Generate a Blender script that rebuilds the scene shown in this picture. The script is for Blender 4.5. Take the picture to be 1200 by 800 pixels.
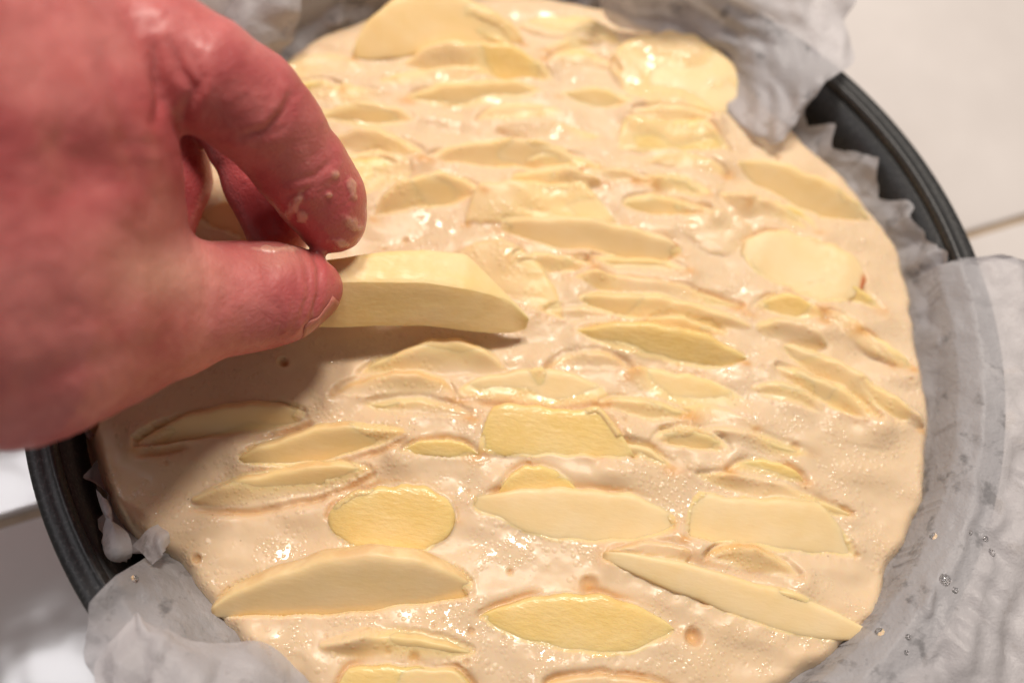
import bpy, bmesh, math, random
import numpy as np
from mathutils import Vector, Matrix
from mathutils.bvhtree import BVHTree

random.seed(4)
for o in list(bpy.data.objects):
    bpy.data.objects.remove(o)
scene = bpy.context.scene
COL = scene.collection

# ------------------------------------------------------------------ camera
FPX = 950.0                                   # focal length in pixels of the 1200 px wide photograph
CAM = np.array([-0.002467, -0.113225, 0.277246])
RT = np.array([0.98745273, 0.14361985, 0.06565391])
UP = np.array([-0.15791485, 0.89806513, 0.41053859])
FW = np.array([0.0, 0.41575518, -0.90947657])
cd = bpy.data.cameras.new('camera')
co = bpy.data.objects.new('camera', cd)
COL.objects.link(co)
m = Matrix.Identity(4)
for i in range(3):
    m[i][0] = RT[i]; m[i][1] = UP[i]; m[i][2] = -FW[i]; m[i][3] = CAM[i]
co.matrix_world = m
cd.sensor_width = 36.0
cd.lens = 36.0 * FPX / 1200.0
cd.clip_start = 0.01
cd.clip_end = 20.0
cd.dof.use_dof = True
cd.dof.focus_distance = 0.210
cd.dof.aperture_fstop = 4.6
scene.camera = co

# ------------------------------------------------------------------ light: two small kitchen lamps above, dim room
w = bpy.data.worlds.new('World'); scene.world = w
w.use_nodes = True
bg = w.node_tree.nodes['Background']
bg.inputs[0].default_value = (0.82, 0.73, 0.66, 1)
bg.inputs[1].default_value = 0.21
def lamp(loc, target, size, power, color):
    ld = bpy.data.lights.new('kitchen_lamp', 'AREA')
    ld.shape = 'DISK'; ld.size = size; ld.energy = power; ld.color = color
    lo = bpy.data.objects.new('kitchen_lamp', ld)
    lo.location = loc
    lo.rotation_euler = (Vector(target) - Vector(loc)).to_track_quat('-Z', 'Y').to_euler()
    COL.objects.link(lo)
lamp((-0.09, 0.31, 0.86), (0, 0, 0.05), 0.145, 4.1, (1.0, 0.90, 0.79))
lamp((0.12, 0.31, 0.86), (0, 0, 0.05), 0.145, 4.1, (1.0, 0.90, 0.79))
lamp((-0.57, -0.10, 0.78), (0, 0, 0.05), 0.17, 1.0, (0.97, 0.95, 0.97))
scene.view_settings.view_transform = 'Standard'
scene.view_settings.look = 'None'
scene.view_settings.exposure = 0.0
scene.view_settings.gamma = 1.0
scene.view_settings.use_curve_mapping = False

# ------------------------------------------------------------------ helpers
def at(px, py, z):
    """point of the photograph (1200x800) on the horizontal plane z"""
    D = FW + (px - 600) / FPX * RT - (py - 400) / FPX * UP
    t = (z - CAM[2]) / D[2]
    return CAM + t * D
def depth(P):
    return float((np.asarray(P) - CAM) @ FW)
def proj(P):
    Q = np.asarray(P) - CAM
    d = Q @ FW
    return 600 + FPX * (Q @ RT) / d, 400 - FPX * (Q @ UP) / d

def tag(o, label=None, cat=None, group=None, kind=None):
    if label: o['label'] = label
    if cat: o['category'] = cat
    if group: o['group'] = group
    if kind: o['kind'] = kind
    return o
def empty(name, loc=(0, 0, 0)):
    o = bpy.data.objects.new(name, None)
    o.location = loc
    o.empty_display_size = 0.02
    COL.objects.link(o)
    return o
def meshobj(name, verts, faces, mat, parent=None, smooth=True):
    me = bpy.data.meshes.new(name)
    me.from_pydata([tuple(map(float, v)) for v in verts], [], [tuple(map(int, f)) for f in faces])
    me.update()
    if smooth:
        me.polygons.foreach_set('use_smooth', [True] * len(me.polygons))
    if mat: me.materials.append(mat)
    o = bpy.data.objects.new(name, me)
    COL.objects.link(o)
    if parent:
        o.parent = parent
        o.matrix_parent_inverse = Matrix.Translation(parent.location).inverted()
    return o
def fattr(o, name, vals):
    a = o.data.attributes.new(name, 'FLOAT', 'POINT')
    a.data.foreach_set('value', np.asarray(vals, np.float32))

_rs = np.random.RandomState(11)
_T = _rs.rand(256, 256) * 2 - 1
def vnoise(x, y):
    """smooth value noise, -1..1"""
    xi = np.floor(x).astype(int); yi = np.floor(y).astype(int)
    fx = x - xi; fy = y - yi
    fx = fx * fx * fx * (fx * (fx * 6 - 15) + 10); fy = fy * fy * fy * (fy * (fy * 6 - 15) + 10)
    a = _T[xi % 256, yi % 256]; b = _T[(xi + 1) % 256, yi % 256]
    c = _T[xi % 256, (yi + 1) % 256]; d = _T[(xi + 1) % 256, (yi + 1) % 256]
    return (a * (1 - fx) + b * fx) * (1 - fy) + (c * (1 - fx) + d * fx) * fy
def fbm(x, y, o=4):
    s = 0; a = 1; n = 0
    for i in range(o):
        s = s + a * vnoise(x * 2 ** i + 17.3 * i, y * 2 ** i + 5.1 * i); n += a; a *= 0.5
    return s / n
def sstep(a, b, x):
    t = np.clip((x - a) / (b - a), 0, 1)
    return t * t * (3 - 2 * t)

# ------------------------------------------------------------------ materials
class NT:
    def __init__(s, name):
        s.m = bpy.data.materials.new(name); s.m.use_nodes = True
        s.n = s.m.node_tree.nodes; s.l = s.m.node_tree.links
        s.b = s.n['Principled BSDF']; s.out = s.n['Material Output']
        s.tc = s.n.new('ShaderNodeTexCoord').outputs['Object']
    def link(s, a, b): s.l.new(a, b)
    def noise(s, scale, detail=4, rough=0.55, vec=None):
        n = s.n.new('ShaderNodeTexNoise')
        n.inputs['Scale'].default_value = scale; n.inputs['Detail'].default_value = detail
        n.inputs['Roughness'].default_value = rough
        s.link(vec or s.tc, n.inputs['Vector'])
        return n.outputs['Fac']
    def voro(s, scale, feature='F1', rnd=1.0):
        n = s.n.new('ShaderNodeTexVoronoi'); n.feature = feature
        n.inputs['Scale'].default_value = scale; n.inputs['Randomness'].default_value = rnd
        s.link(s.tc, n.inputs['Vector'])
        return n.outputs['Distance']
    def ramp(s, fac, stops):
        n = s.n.new('ShaderNodeValToRGB')
        e = n.color_ramp.elements
        while len(e) < len(stops): e.new(0.5)
        for k, (p, c) in zip(e, stops):
            k.position = p
            k.color = (c, c, c, 1) if isinstance(c, (int, float)) else (*c, 1)
        s.link(fac, n.inputs['Fac'])
        return n.outputs['Color']
    def mix(s, fac, a, b, mode='MIX'):
        n = s.n.new('ShaderNodeMix'); n.data_type = 'RGBA'; n.blend_type = mode
        for v, i in ((fac, 0), (a, 6), (b, 7)):
            if isinstance(v, (int, float)): n.inputs[i].default_value = v
            elif isinstance(v, tuple): n.inputs[i].default_value = (*v, 1)
            else: s.link(v, n.inputs[i])
        return n.outputs[2]
    def math(s, op, a, b=0.0, clamp=False):
        n = s.n.new('ShaderNodeMath'); n.operation = op; n.use_clamp = clamp
        for v, i in ((a, 0), (b, 1)):
            if isinstance(v, (int, float)): n.inputs[i].default_value = v
            else: s.link(v, n.inputs[i])
        return n.outputs[0]
    def attr(s, name):
        n = s.n.new('ShaderNodeAttribute'); n.attribute_name = name
        return n.outputs['Fac']
    def bump(s, h, strength, dist, prev=None):
        n = s.n.new('ShaderNodeBump')
        n.inputs['Strength'].default_value = strength; n.inputs['Distance'].default_value = dist
        s.link(h, n.inputs['Height'])
        if prev: s.link(prev, n.inputs['Normal'])
        return n.outputs['Normal']
    def set(s, **kw):
        for k, v in kw.items():
            i = s.b.inputs[k.replace('_', ' ')]
            if isinstance(v, (int, float)): i.default_value = v
            elif isinstance(v, tuple): i.default_value = v if len(v) != 3 or k.endswith('Radius') else (*v, 1)
            else: s.link(v, i)

def mat_batter():
    t = NT('cake_batter')
    base = t.mix(t.ramp(t.noise(28, 3), [(0.35, 0.0), (0.7, 1.0)]), (0.745, 0.565, 0.37), (0.765, 0.595, 0.415))
    base = t.mix(t.attr('apple'), base, (0.84, 0.635, 0.33))
    base = t.mix(t.attr('brown_shade'), base, (0.66, 0.33, 0.09))  # orange-brown painted in for shade lines beside slices, also at pits and slice ends
    specks = t.ramp(t.voro(260), [(0.055, 1.0), (0.10, 0.0)])
    gate = t.ramp(t.noise(140, 1), [(0.56, 0.0), (0.62, 1.0)])
    base = t.mix(t.math('MULTIPLY', t.math('MULTIPLY', specks, gate), 0.55), base, (0.30, 0.16, 0.07))
    g = t.ramp(t.noise(70, 2), [(0.46, 0.03), (0.58, 1.0)])
    t.set(Base_Color=base, Roughness=t.ramp(g, [(0.0, 0.38), (1.0, 0.07)]), IOR=1.38, Specular_IOR_Level=0.45)
    t.set(Subsurface_Weight=0.55, Subsurface_Radius=(1.0, 0.6, 0.32), Subsurface_Scale=0.0026)
    t.set(Coat_Weight=0.0)
    def domes(scale, rad, gate):
        d = t.voro(scale)
        h = t.math('MULTIPLY', t.math('MAXIMUM', t.math('SUBTRACT', rad * rad, t.math('MULTIPLY', d, d)), 0.0), 1.0 / rad)
        return t.math('MULTIPLY', t.math('MULTIPLY', h, 1.0 / scale), gate)
    g2 = t.ramp(t.noise(52, 2), [(0.46, 0.0), (0.58, 1.0)])
    hh = t.math('ADD', domes(760, 0.46, g), domes(400, 0.36, g2))
    n = t.bump(hh, 0.30, 1.0)
    n = t.bump(t.noise(190, 2), 0.14, 0.0014, n)
    t.set(Normal=n)
    return t.m
def mat_apple(name, col_a, col_b, grain=0.16, rough=0.45):
    t = NT(name)
    base = t.mix(t.ramp(t.noise(70, 4), [(0.35, 0.0), (0.68, 1.0)]), col_a, col_b)
    rim = t.math('MULTIPLY', t.attr('rim'), t.ramp(t.noise(110, 3), [(0.42, 0.0), (0.64, 0.4)]))
    base = t.mix(rim, base, (0.56, 0.24, 0.06))
    base = t.mix(t.attr('peel'), base, (0.60, 0.17, 0.06))
    t.set(Base_Color=base, Roughness=t.ramp(t.noise(300, 2), [(0.35, rough - 0.07), (0.65, rough + 0.12)]), IOR=1.4)
    t.set(Subsurface_Weight=0.45, Subsurface_Radius=(1.0, 0.82, 0.55), Subsurface_Scale=0.003)
    mp = t.n.new('ShaderNodeMapping'); mp.inputs['Scale'].default_value = (0.35, 1.0, 1.0)
    t.link(t.tc, mp.inputs['Vector'])
    n = t.bump(t.noise(900, 2, 0.6, mp.outputs[0]), grain, 0.0005)
    n = t.bump(t.noise(120, 2), 0.16, 0.0012, n)
    t.set(Normal=n, Coat_Weight=0.0)
    return t.m
def mat_skin():
    t = NT('skin')
    mott = t.noise(38, 4, 0.6)
    base = t.mix(t.ramp(mott, [(0.38, 0.0), (0.62, 1.0)]), (0.45, 0.100, 0.105), (0.62, 0.205, 0.195))
    blot = t.ramp(t.noise(95, 3), [(0.55, 0.0), (0.72, 0.45)])
    base = t.mix(blot, base, (0.46, 0.095, 0.085))
    base = t.mix(t.math('MULTIPLY', t.attr('flush'), 0.75), base, (0.47, 0.055, 0.07))
    base = t.mix(t.math('MULTIPLY', t.attr('pale'), 0.6), base, (0.62, 0.36, 0.27))
    sme = t.attr('smear')
    base = t.mix(t.math('MULTIPLY', sme, 0.62), base, (0.66, 0.40, 0.31))
    rgh = t.ramp(t.noise(160, 3), [(0.35, 0.44), (0.7, 0.62)])
    t.set(Base_Color=base, Roughness=t.mix(sme, rgh, (0.14, 0.14, 0.14)), IOR=1.4)
    t.set(Subsurface_Weight=0.5, Subsurface_Radius=(1.0, 0.28, 0.18), Subsurface_Scale=0.0035)
    n = t.bump(t.voro(620, 'DISTANCE_TO_EDGE'), 0.28, 0.0007)
    n = t.bump(t.noise(300, 5, 0.65), 0.30, 0.0009, n)
    t.set(Normal=n, Coat_Weight=t.math('ADD', t.math('MULTIPLY', t.attr('flush'), 0.5), 0.14), Coat_Roughness=0.26)
    return t.m
def mat_nail():
    t = NT('nail')
    t.set(Base_Color=(0.50, 0.165, 0.125), Roughness=0.32, Subsurface_Weight=0.3, Subsurface_Scale=0.002)
    return t.m
def mat_paper():
    t = NT('baking_paper')
    blot = t.ramp(t.noise(150, 4, 0.6), [(0.57, 0.0), (0.69, 1.0)])
    base = t.mix(t.ramp(t.noise(22, 4), [(0.3, 0.0), (0.7, 1.0)]), (0.58, 0.57, 0.61), (0.71, 0.70, 0.735))
    t.set(Base_Color=base, Roughness=t.ramp(t.noise(60, 3), [(0.3, 0.30), (0.7, 0.5)]), IOR=1.45)
    n = t.bump(t.noise(120, 6, 0.66), 0.8, 0.0014)
    n = t.bump(t.noise(900, 2), 0.25, 0.0003, n)
    t.set(Normal=n)
    tl = t.n.new('ShaderNodeBsdfTranslucent'); tl.inputs[0].default_value = (0.72, 0.68, 0.68, 1)
    t.link(n, tl.inputs['Normal'])
    tr = t.n.new('ShaderNodeBsdfTransparent'); tr.inputs[0].default_value = (0.86, 0.84, 0.84, 1)
    m1 = t.n.new('ShaderNodeMixShader'); m1.inputs[0].default_value = 0.28
    t.link(t.b.outputs[0], m1.inputs[1]); t.link(tl.outputs[0], m1.inputs[2])
    m2 = t.n.new('ShaderNodeMixShader')
    t.link(t.math('MULTIPLY_ADD', blot, 0.34, False), m2.inputs[0])
    f = m2.inputs[0].links[0].from_node; f.inputs[2].default_value = 0.24
    t.link(m1.outputs[0], m2.inputs[1]); t.link(tr.outputs[0], m2.inputs[2])
    t.link(m2.outputs[0], t.out.inputs[0])
    return t.m
def mat_pan():
    t = NT('dark_nonstick_metal')
    sp = t.noise(900, 2, 0.6)
    base = t.mix(t.ramp(sp, [(0.52, 0.0), (0.70, 1.0)]), (0.028, 0.029, 0.031), (0.065, 0.065, 0.066))
    t.set(Base_Color=base, Metallic=0.3, Roughness=0.45, Specular_IOR_Level=0.55)
    t.set(Normal=t.bump(sp, 0.25, 0.0003))
    return t.m
def mat_tile():
    t = NT('white_glazed_tile')
    base = t.mix(t.ramp(t.noise(14, 4), [(0.35, 0.0), (0.7, 1.0)]), (0.70, 0.655, 0.64), (0.76, 0.715, 0.70))
    smut = t.ramp(t.noise(45, 4, 0.7), [(0.66, 0.0), (0.82, 0.22)])
    base = t.mix(smut, base, (0.50, 0.40, 0.37))
    t.set(Base_Color=base, Roughness=0.13, Coat_Weight=0.3, Coat_Roughness=0.05)
    n = t.bump(t.noise(26, 2), 0.30, 0.0035)
    t.set(Normal=n)
    return t.m
def mat_grout():
    t = NT('grout')
    base = t.mix(t.noise(120, 4), (0.36, 0.27, 0.19), (0.52, 0.42, 0.32))
    t.set(Base_Color=base, Roughness=0.85, Normal=t.bump(t.noise(500, 4), 0.5, 0.001))
    return t.m
def mat_drop():
    t = NT('clear_water')
    t.set(Base_Color=(1, 1, 1), Roughness=0.02, IOR=1.33, Transmission_Weight=1.0)
    return t.m

BATTER = mat_batter(); SKIN = mat_skin(); NAIL = mat_nail(); PAPER = mat_paper(); PAN = mat_pan()
TILE = mat_tile(); GROUT = mat_grout(); DROP = mat_drop()
APPLE = [mat_apple('apple_flesh', (0.84, 0.615, 0.29), (0.87, 0.665, 0.37)),
         mat_apple('apple_flesh_pale', (0.84, 0.63, 0.33), (0.87, 0.68, 0.41)),
         mat_apple('apple_flesh_yellow', (0.84, 0.605, 0.23), (0.87, 0.66, 0.32), 0.55, 0.24),
         mat_apple('apple_flesh_fresh', (0.90, 0.66, 0.30), (0.92, 0.71, 0.39), 0.22, 0.42)]

# ------------------------------------------------------------------ countertop with tiles
g0 = at(0, 612, 0); g1 = at(1200, 255, 0)
ga = math.atan2(g1[1] - g0[1], g1[0] - g0[0])
GX = np.array([math.cos(ga), math.sin(ga)]); GY = np.array([-GX[1], GX[0]])
TS = 0.33; GAP = 0.0032; TH = 0.008
def slab(name, cx, cy, ang, sx, sy, z0, z1, bev, mat, parent=None):
    bm = bmesh.new()
    bmesh.ops.create_cube(bm, size=1)
    for v in bm.verts:
        v.co = (v.co.x * sx, v.co.y * sy, (z0 + z1) / 2 + v.co.z * (z1 - z0))
    if bev:
        top = [e for e in bm.edges if all(v.co.z > (z0 + z1) / 2 for v in e.verts)]
        side = [e for e in bm.edges if abs(e.verts[0].co.z - e.verts[1].co.z) > 1e-6]
        bmesh.ops.bevel(bm, geom=top + side, offset=bev, segments=4, profile=0.5, affect='EDGES')
    me = bpy.data.meshes.new(name); bm.to_mesh(me); bm.free()
    me.polygons.foreach_set('use_smooth', [True] * len(me.polygons))
    me.materials.append(mat)
    o = bpy.data.objects.new(name, me); COL.objects.link(o)
    o.location = (cx, cy, 0); o.rotation_euler = (0, 0, ang)
    if parent: o.parent = parent
    return o
counter = slab('countertop', 0, 0, 0, 1.7, 1.5, -0.05, -0.0022, 0, GROUT)
tag(counter, kind='structure')
for i in range(-2, 2):
    for j in range(-2, 2):
        c2 = np.array(g0[:2]) + GX * (0.235 + TS * (i + 0.5)) + GY * (TS * (j + 0.5))
        slab('tile', c2[0], c2[1], ga, TS - GAP, TS - GAP, -TH, 0.0, 0.0016, TILE, counter)

# ------------------------------------------------------------------ cake pan
pan = empty('cake_pan')
tag(pan, 'round dark grey nonstick cake pan under the paper and batter', 'cake pan')
def lathe(name, prof, mat, parent, n=180, closed=True):
    V = []; F = []
    for i in range(n):
        a = 2 * math.pi * i / n
        for r, z in prof: V.append((r * math.cos(a), r * math.sin(a), z))
    k = len(prof)
    for i in range(n):
        for j in range(k if closed else k - 1):
            F.append((i * k + j, ((i + 1) % n) * k + j, ((i + 1) % n) * k + (j + 1) % k, i * k + (j + 1) % k))
    return meshobj(name, V, F, mat, parent)
lathe('wall', [(0.1325, 0.0668), (0.1318, 0.050), (0.1310, 0.020), (0.1305, 0.006), (0.1318, 0.0055), (0.1330, 0.020),
               (0.1338, 0.050), (0.1345, 0.0660)], PAN, pan)
# rolled rim: inner bead, shallow flat, outer rolled edge
rim = []
for a in np.linspace(0, 2 * math.pi, 28, endpoint=False):
    c, s_ = math.cos(a), math.sin(a)
    r = 0.1362 + 0.0038 * math.copysign(abs(c) ** 0.75, c)
    z = 0.0682 + 0.0020 * math.copysign(abs(s_) ** 0.75, s_)
    if s_ > 0: z += 0.0006 * math.exp(-((r - 0.1334) / 0.0009) ** 2) - 0.0004 * math.exp(-((r - 0.1352) / 0.0012) ** 2)
    rim.append((r, z))
lathe('rim', rim, PAN, pan, 240)
V = [(0, 0, 0.005)]; F = []
base_prof = [(0.1302, 0.0050), (0.1318, 0.0030), (0.1318, 0.0004), (0.1290, 0.0004)]
lathe('base_plate', [(0.0005, 0.0050)] + base_prof + [(0.0005, 0.0004)], PAN, pan)
# spring clasp on the hidden side of the wall
slab('clasp', -0.02, 0.1372, 0.15, 0.030, 0.005, 0.016, 0.056, 0.0012, PAN, pan)

# ------------------------------------------------------------------ apple slices (built first: the batter flows around them)
ZB = 0.058
EDGE = np.array([(-180, .128), (-151, .1285), (-145, .1288), (-139, .1262), (-133, .1212), (-124, .1200), (-119, .1218), (-100, .1235),
                 (-60, .1258), (-46, .1276), (-39, .1282), (-31, .1284), (-23, .1277), (-15, .1273), (-8, .1258), (-3, .1247),
                 (8, .1252), (16, .1262), (23, .1262), (31, .1222), (42, .1205), (55, .1210), (75, .1250), (95, .1300), (112, .1305),
                 (125, .1285), (139, .1270), (160, .1270), (180, .128)])
def edge_r(ang):
    d = np.degrees(ang)
    acc = 0
    for k in (-3, -1.5, 0, 1.5, 3):
        acc = acc + np.interp((d + k + 180) % 360 - 180, EDGE[:, 0], EDGE[:, 1])
    return acc / 5 + 0.0024 * fbm(d / 7.0 + 60, d * 0 + 2, 3)
def base_h(x, y):
    """resting batter surface: slow swells and small lumps, drawn out along the rows of slices"""
    u = x * 0.99 + y * 0.14; v = -x * 0.14 + y * 0.99
    h = 0.0015 * fbm(u / 0.045 + 3, v / 0.022 + 9, 2) + 0.0011 * fbm(u / 0.019 + 31, v / 0.010 + 7, 2)
    h = h + 0.00022 * fbm(u / 0.0056 + 1, v / 0.0048 + 77, 2) * (0.35 + sstep(-0.2, 0.5, fbm(u / 0.02 + 9, v / 0.02 + 3, 2)))
    r = np.hypot(x, y); e = edge_r(np.arctan2(y, x))
    h = h - 0.0095 * sstep(-0.0055, 0.0030, r - e) ** 1.6
    return ZB + h

def prof(kind, u):
    """half-outline of a slice: offsets of the far (+) and near (-) edge in units of the width"""
    e = np.clip(1 - np.abs(u) ** 2.2, 0, 1) ** 0.55
    if kind == 'lens':  return 0.5 * np.clip(1 - u * u, 0, 1) ** 0.8, -0.5 * np.clip(1 - u * u, 0, 1) ** 0.8
    if kind == 'moon':  return -0.5 + 1.0 * np.clip(1 - u * u, 0, 1) ** 0.62, -0.5 + 0.10 * u * u
    if kind == 'wane':  return 0.5 - 0.10 * u * u, 0.5 - 1.0 * np.clip(1 - u * u, 0, 1) ** 0.62
    if kind == 'oval':  return 0.5 * e, -0.5 * e
    if kind == 'trap':
        a = np.clip((1 - np.abs(u)) / 0.16, 0, 1)
        r = np.clip((1 - u) / 0.42, 0, 1)
        return -0.5 + np.minimum(a ** 0.6, r ** 0.8), -0.5 + 0.06 * (1 - a)
    if kind == 'spike':
        f = np.clip((u + 1.05) / 1.1, 0, 1) ** 0.55 * np.clip((1 - u) / 0.62, 0, 1) ** 0.75
        return 0.5 * f, -0.5 * f * (1 - 0.25 * np.clip(u, 0, 1))
    raise ValueError(kind)

G_ROW = 'apple slices set in rows into the batter'
S = []
def sl(x1, y1, x2, y2, wpx, kind, tilt=16, lift=1.0, cov=0.5, groove=0, mat=0, thick=5.0, bend=0.0, peel=0, label=''):
    S.append(dict(x1=x1, y1=y1, x2=x2, y2=y2, w=wpx, kind=kind, tilt=tilt, lift=lift, cov=cov, groove=groove, mat=mat,
                  thick=thick, bend=bend, peel=peel, label=label))
# far edge of the cake
sl(418, 38, 612, 20, 66, 'moon', 30, 4.5, .1, 0, 0, 6, label='broad curved apple slice leaning up against the paper at the batter rim')
sl(470, 62, 648, 72, 40, 'moon', -12, 2.0, .3, -1, 2, label='yellow crescent slice just in front of the broad leaning slice')
sl(706, 66, 858, 104, 92, 'oval', 9, 2.4, .40, 0, 1, 5, label='wide rounded pale slice half covered by batter beside the paper point')
sl(606, 22, 728, 42, 26, 'moon', 10, 1.8, .7, 0, 0, label='small slice at the batter edge between the two broad rounded slices')
sl(318, 84, 428, 70, 26, 'moon', 10, 1.4, .6, 0, 0, label='short slice at the batter edge beside the index finger knuckle')
sl(480, 112, 634, 104, 30, 'lens', -14, 1.6, .7, -1, 0, label='slice with a deep orange hollow under its end')
sl(362, 132, 486, 136, 26, 'lens', -12, 1.3, .6, -1, 0, label='buried slice beside the bent finger joint, its lower side showing')
sl(372, 164, 502, 168, 30, 'moon', -12, 1.4, .5, -1, 0, label='pale rounded slice beside the middle of the index finger')
sl(395, 208, 486, 194, 40, 'oval', 12, 1.0, .4, 0, 2, label='stubby yellow slice with a brown spot right beside the index finger')
sl(438, 232, 566, 208, 36, 'moon', -14, 2.0, .2, -1, 0, label='slice with pointed ends next to the stubby brown-spotted slice')
sl(500, 172, 688, 182, 32, 'moon', -14, 2.0, .3, -1, 1, label='long slice with a dark groove along its near side')
sl(548, 234, 722, 234, 42, 'trap', 12, 1.3, .35, 0, 0, label='broad blunt-ended yellow slice lying flat behind the long red-tipped slice')
sl(582, 150, 702, 158, 20, 'lens', 12, 0.8, .9, 0, 0, label='thin slice almost buried behind the long grooved slice')
sl(724, 156, 856, 158, 34, 'trap', 14, 1.8, .2, 1, 2, label='blunt yellow slice with a dark notch at one end near the paper point')
sl(742, 208, 830, 224, 22, 'lens', -12, 1.2, .6, -1, 0, label='short thin slice in front of the blunt notched slice')
sl(858, 184, 1010, 250, 40, 'lens', -10, 1.8, .3, -1, 0, label='long slice along the batter edge by the pleated paper')
sl(838, 224, 940, 264, 26, 'lens', -14, 1.0, .5, -1, 0, label='orange-stained thin slice inside the slice by the pleated paper')
sl(586, 258, 796, 290, 34, 'oval', -10, 3.0, .05, -1, 1, peel=1, label='long pale slice with a spot of red peel at its blunt end')
sl(862, 286, 1004, 330, 70, 'oval', 8, 2.0, .05, 1, 1, peel=1, label='leaf-shaped pale slice with a red-brown tip near the pan wall')
sl(672, 324, 866, 356, 20, 'lens', 18, 0.9, .6, 1, 0, label='thin edge-on slice with a brown line along its far side')
sl(676, 344, 876, 378, 32, 'lens', -14, 1.8, .3, -1, 0, label='curved slice lying against the thin brown-lined slice')
sl(676, 380, 872, 414, 40, 'lens', -10, 1.8, .3, -1, 2, label='slice with a glistening end and a brown curl at the other')
sl(520, 282, 656, 346, 56, 'moon', 10, 1.6, .42, 1, 0, label='wide slice just behind the tip of the slice held by the fingers')
sl(538, 446, 712, 454, 38, 'moon', 12, 1.6, .4, -1, 1, label='flat pale slice with tiny bubbles along its top edge')
sl(730, 436, 878, 474, 34, 'lens', 12, 1.0, .75, 0, 0, label='half buried slice in front of the slice with the brown curl')
sl(562, 502, 742, 506, 54, 'trap', 12, 2.3, .05, 1, 2, label='yellow four-sided slice with brown edges at both ends')
sl(584, 560, 682, 562, 30, 'moon', 16, 1.2, .3, 1, 2, label='small triangular slice tip poking out of the batter')
sl(554, 588, 790, 612, 62, 'lens', 9, 1.7, .05, 1, 1, label='very large pale slice lying flat under a thin film of batter')
sl(716, 646, 806, 648, 22, 'lens', 10, 0.8, .7, 1, 0, label='sliver of slice along the near side of the very large pale slice')
sl(800, 602, 1006, 622, 56, 'trap', 9, 2.1, .05, 0, 1, label='large flat slice with a slanted end beside the very large pale slice')
sl(812, 552, 998, 600, 18, 'lens', 18, 0.7, .7, 1, 0, label='thin slice showing as a brown line behind the slanted-end slice')
sl(384, 606, 532, 606, 80, 'oval', 10, 2.2, .0, 1, 2, 6, label='bright yellow glistening rounded slice with brown edge')
sl(250, 686, 556, 662, 74, 'moon', 38, 3.2, .0, 0, 1, 7, label='big pale crescent slice overlapping the bright yellow rounded slice')
sl(562, 720, 790, 736, 68, 'lens', 7, 1.7, .05, 1, 2, 6, label='oval yellow slice with a rough glistening core face')
sl(700, 648, 1032, 752, 44, 'spike', 6, 4.8, 0, 0, 1, 7, label='long pointed slice whose tip sticks out over the baking paper')
sl(374, 748, 556, 754, 32, 'lens', -8, 1.2, .6, -1, 0, label='slice under batter in front of the big pale crescent slice')
sl(390, 800, 572, 806, 44, 'trap', 8, 1.6, .2, 1, 2, label='slice with a dark square notch at one end by the folded paper')
sl(160, 504, 362, 472, 34, 'moon', 38, 2.4, .1, -1, 1, label='slice in the shade right under the thumb')
sl(284, 530, 476, 500, 36, 'lens', 38, 2.2, .1, -1, 0, label='half shaded slice between two others below the thumb')
sl(228, 580, 438, 542, 34, 'lens', 38, 1.8, .35, -1, 0, label='slice at the shadow edge sunk into the batter at one end')
sl(420, 416, 598, 418, 42, 'moon', 38, 1.6, .35, 1, 0, label='slice directly below the held slice, partly in its shadow')
sl(392, 446, 536, 448, 30, 'moon', 38, 1.2, .4, 1, 0, label='smaller slice next in the row below the held slice')
sl(884, 376, 966, 398, 28, 'lens', -8, 1.0, .7, -1, 0, label='short buried slice near the big paper flap')
sl(912, 398, 1056, 484, 30, 'lens', -16, 1.8, .3, -1, 1, label='long slanting slice with an orange groove, by the big paper flap')
sl(902, 424, 1026, 488, 26, 'lens', -12, 1.6, .3, -1, 1, label='pale slanting slice paired with the orange-grooved one')
sl(814, 500, 946, 526, 20, 'lens', -12, 0.9, .7, -1, 0, label='narrow slice ending in a brown spot in the smooth batter')
sl(1000, 446, 1080, 494, 20, 'lens', -10, 0.9, .8, -1, 0, label='short slice at the batter edge touching the big paper flap')
sl(790, 252, 872, 284, 48, 'oval', 6, 0.3, 1.0, 0, 0, label='flat slice hidden under a film of batter beside the leaf-shaped slice')
sl(640, 800, 790, 806, 24, 'lens', 10, 1.0, .6, 1, 0, label='slice edge showing as a brown line past the oval glistening slice')
sl(346, 112, 452, 112, 22, 'lens', 10, 0.9, .8, 0, 0, label='low hump of slice between the finger knuckle and the hollowed slice')
sl(788, 478, 884, 500, 26, 'lens', 8, 0.5, .9, 0, 0, label='faint slice under batter next to the one ending in a brown spot')
sl(232, 236, 292, 262, 40, 'moon', 12, 1.4, .2, 0, 0, label='slice glimpsed through the gap between the fingers')

sl(600, 206, 702, 212, 16, 'lens', 30, 2.0, 0.30, 0, 0, label='narrow half-buried slice beside the broad blunt-ended yellow slice')
sl(756, 182, 852, 196, 16, 'moon', 14, 2.0, 0.40, 1, 1, label='narrow half-buried slice in front of the blunt notched slice')
sl(690, 300, 806, 314, 14, 'lens', 36, 2.0, 0.50, 0, 0, label='thin sliver of slice between the red-tipped slice and the brown-lined one')
sl(880, 350, 966, 362, 18, 'moon', 30, 2.0, 0.30, 1, 2, label='narrow half-buried slice in front of the leaf-shaped slice')
sl(962, 362, 1044, 424, 16, 'lens', 14, 2.0, 0.40, 0, 0, label='narrow half-buried slice by the batter edge behind the orange-grooved slice')
sl(640, 420, 738, 418, 14, 'moon', 36, 2.0, 0.50, 1, 1, label='thin sliver of slice showing as a brown line in front of the glistening-ended slice')
sl(700, 470, 806, 486, 16, 'lens', 30, 2.0, 0.30, 0, 0, label='narrow half-buried slice beside the yellow four-sided slice')
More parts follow.
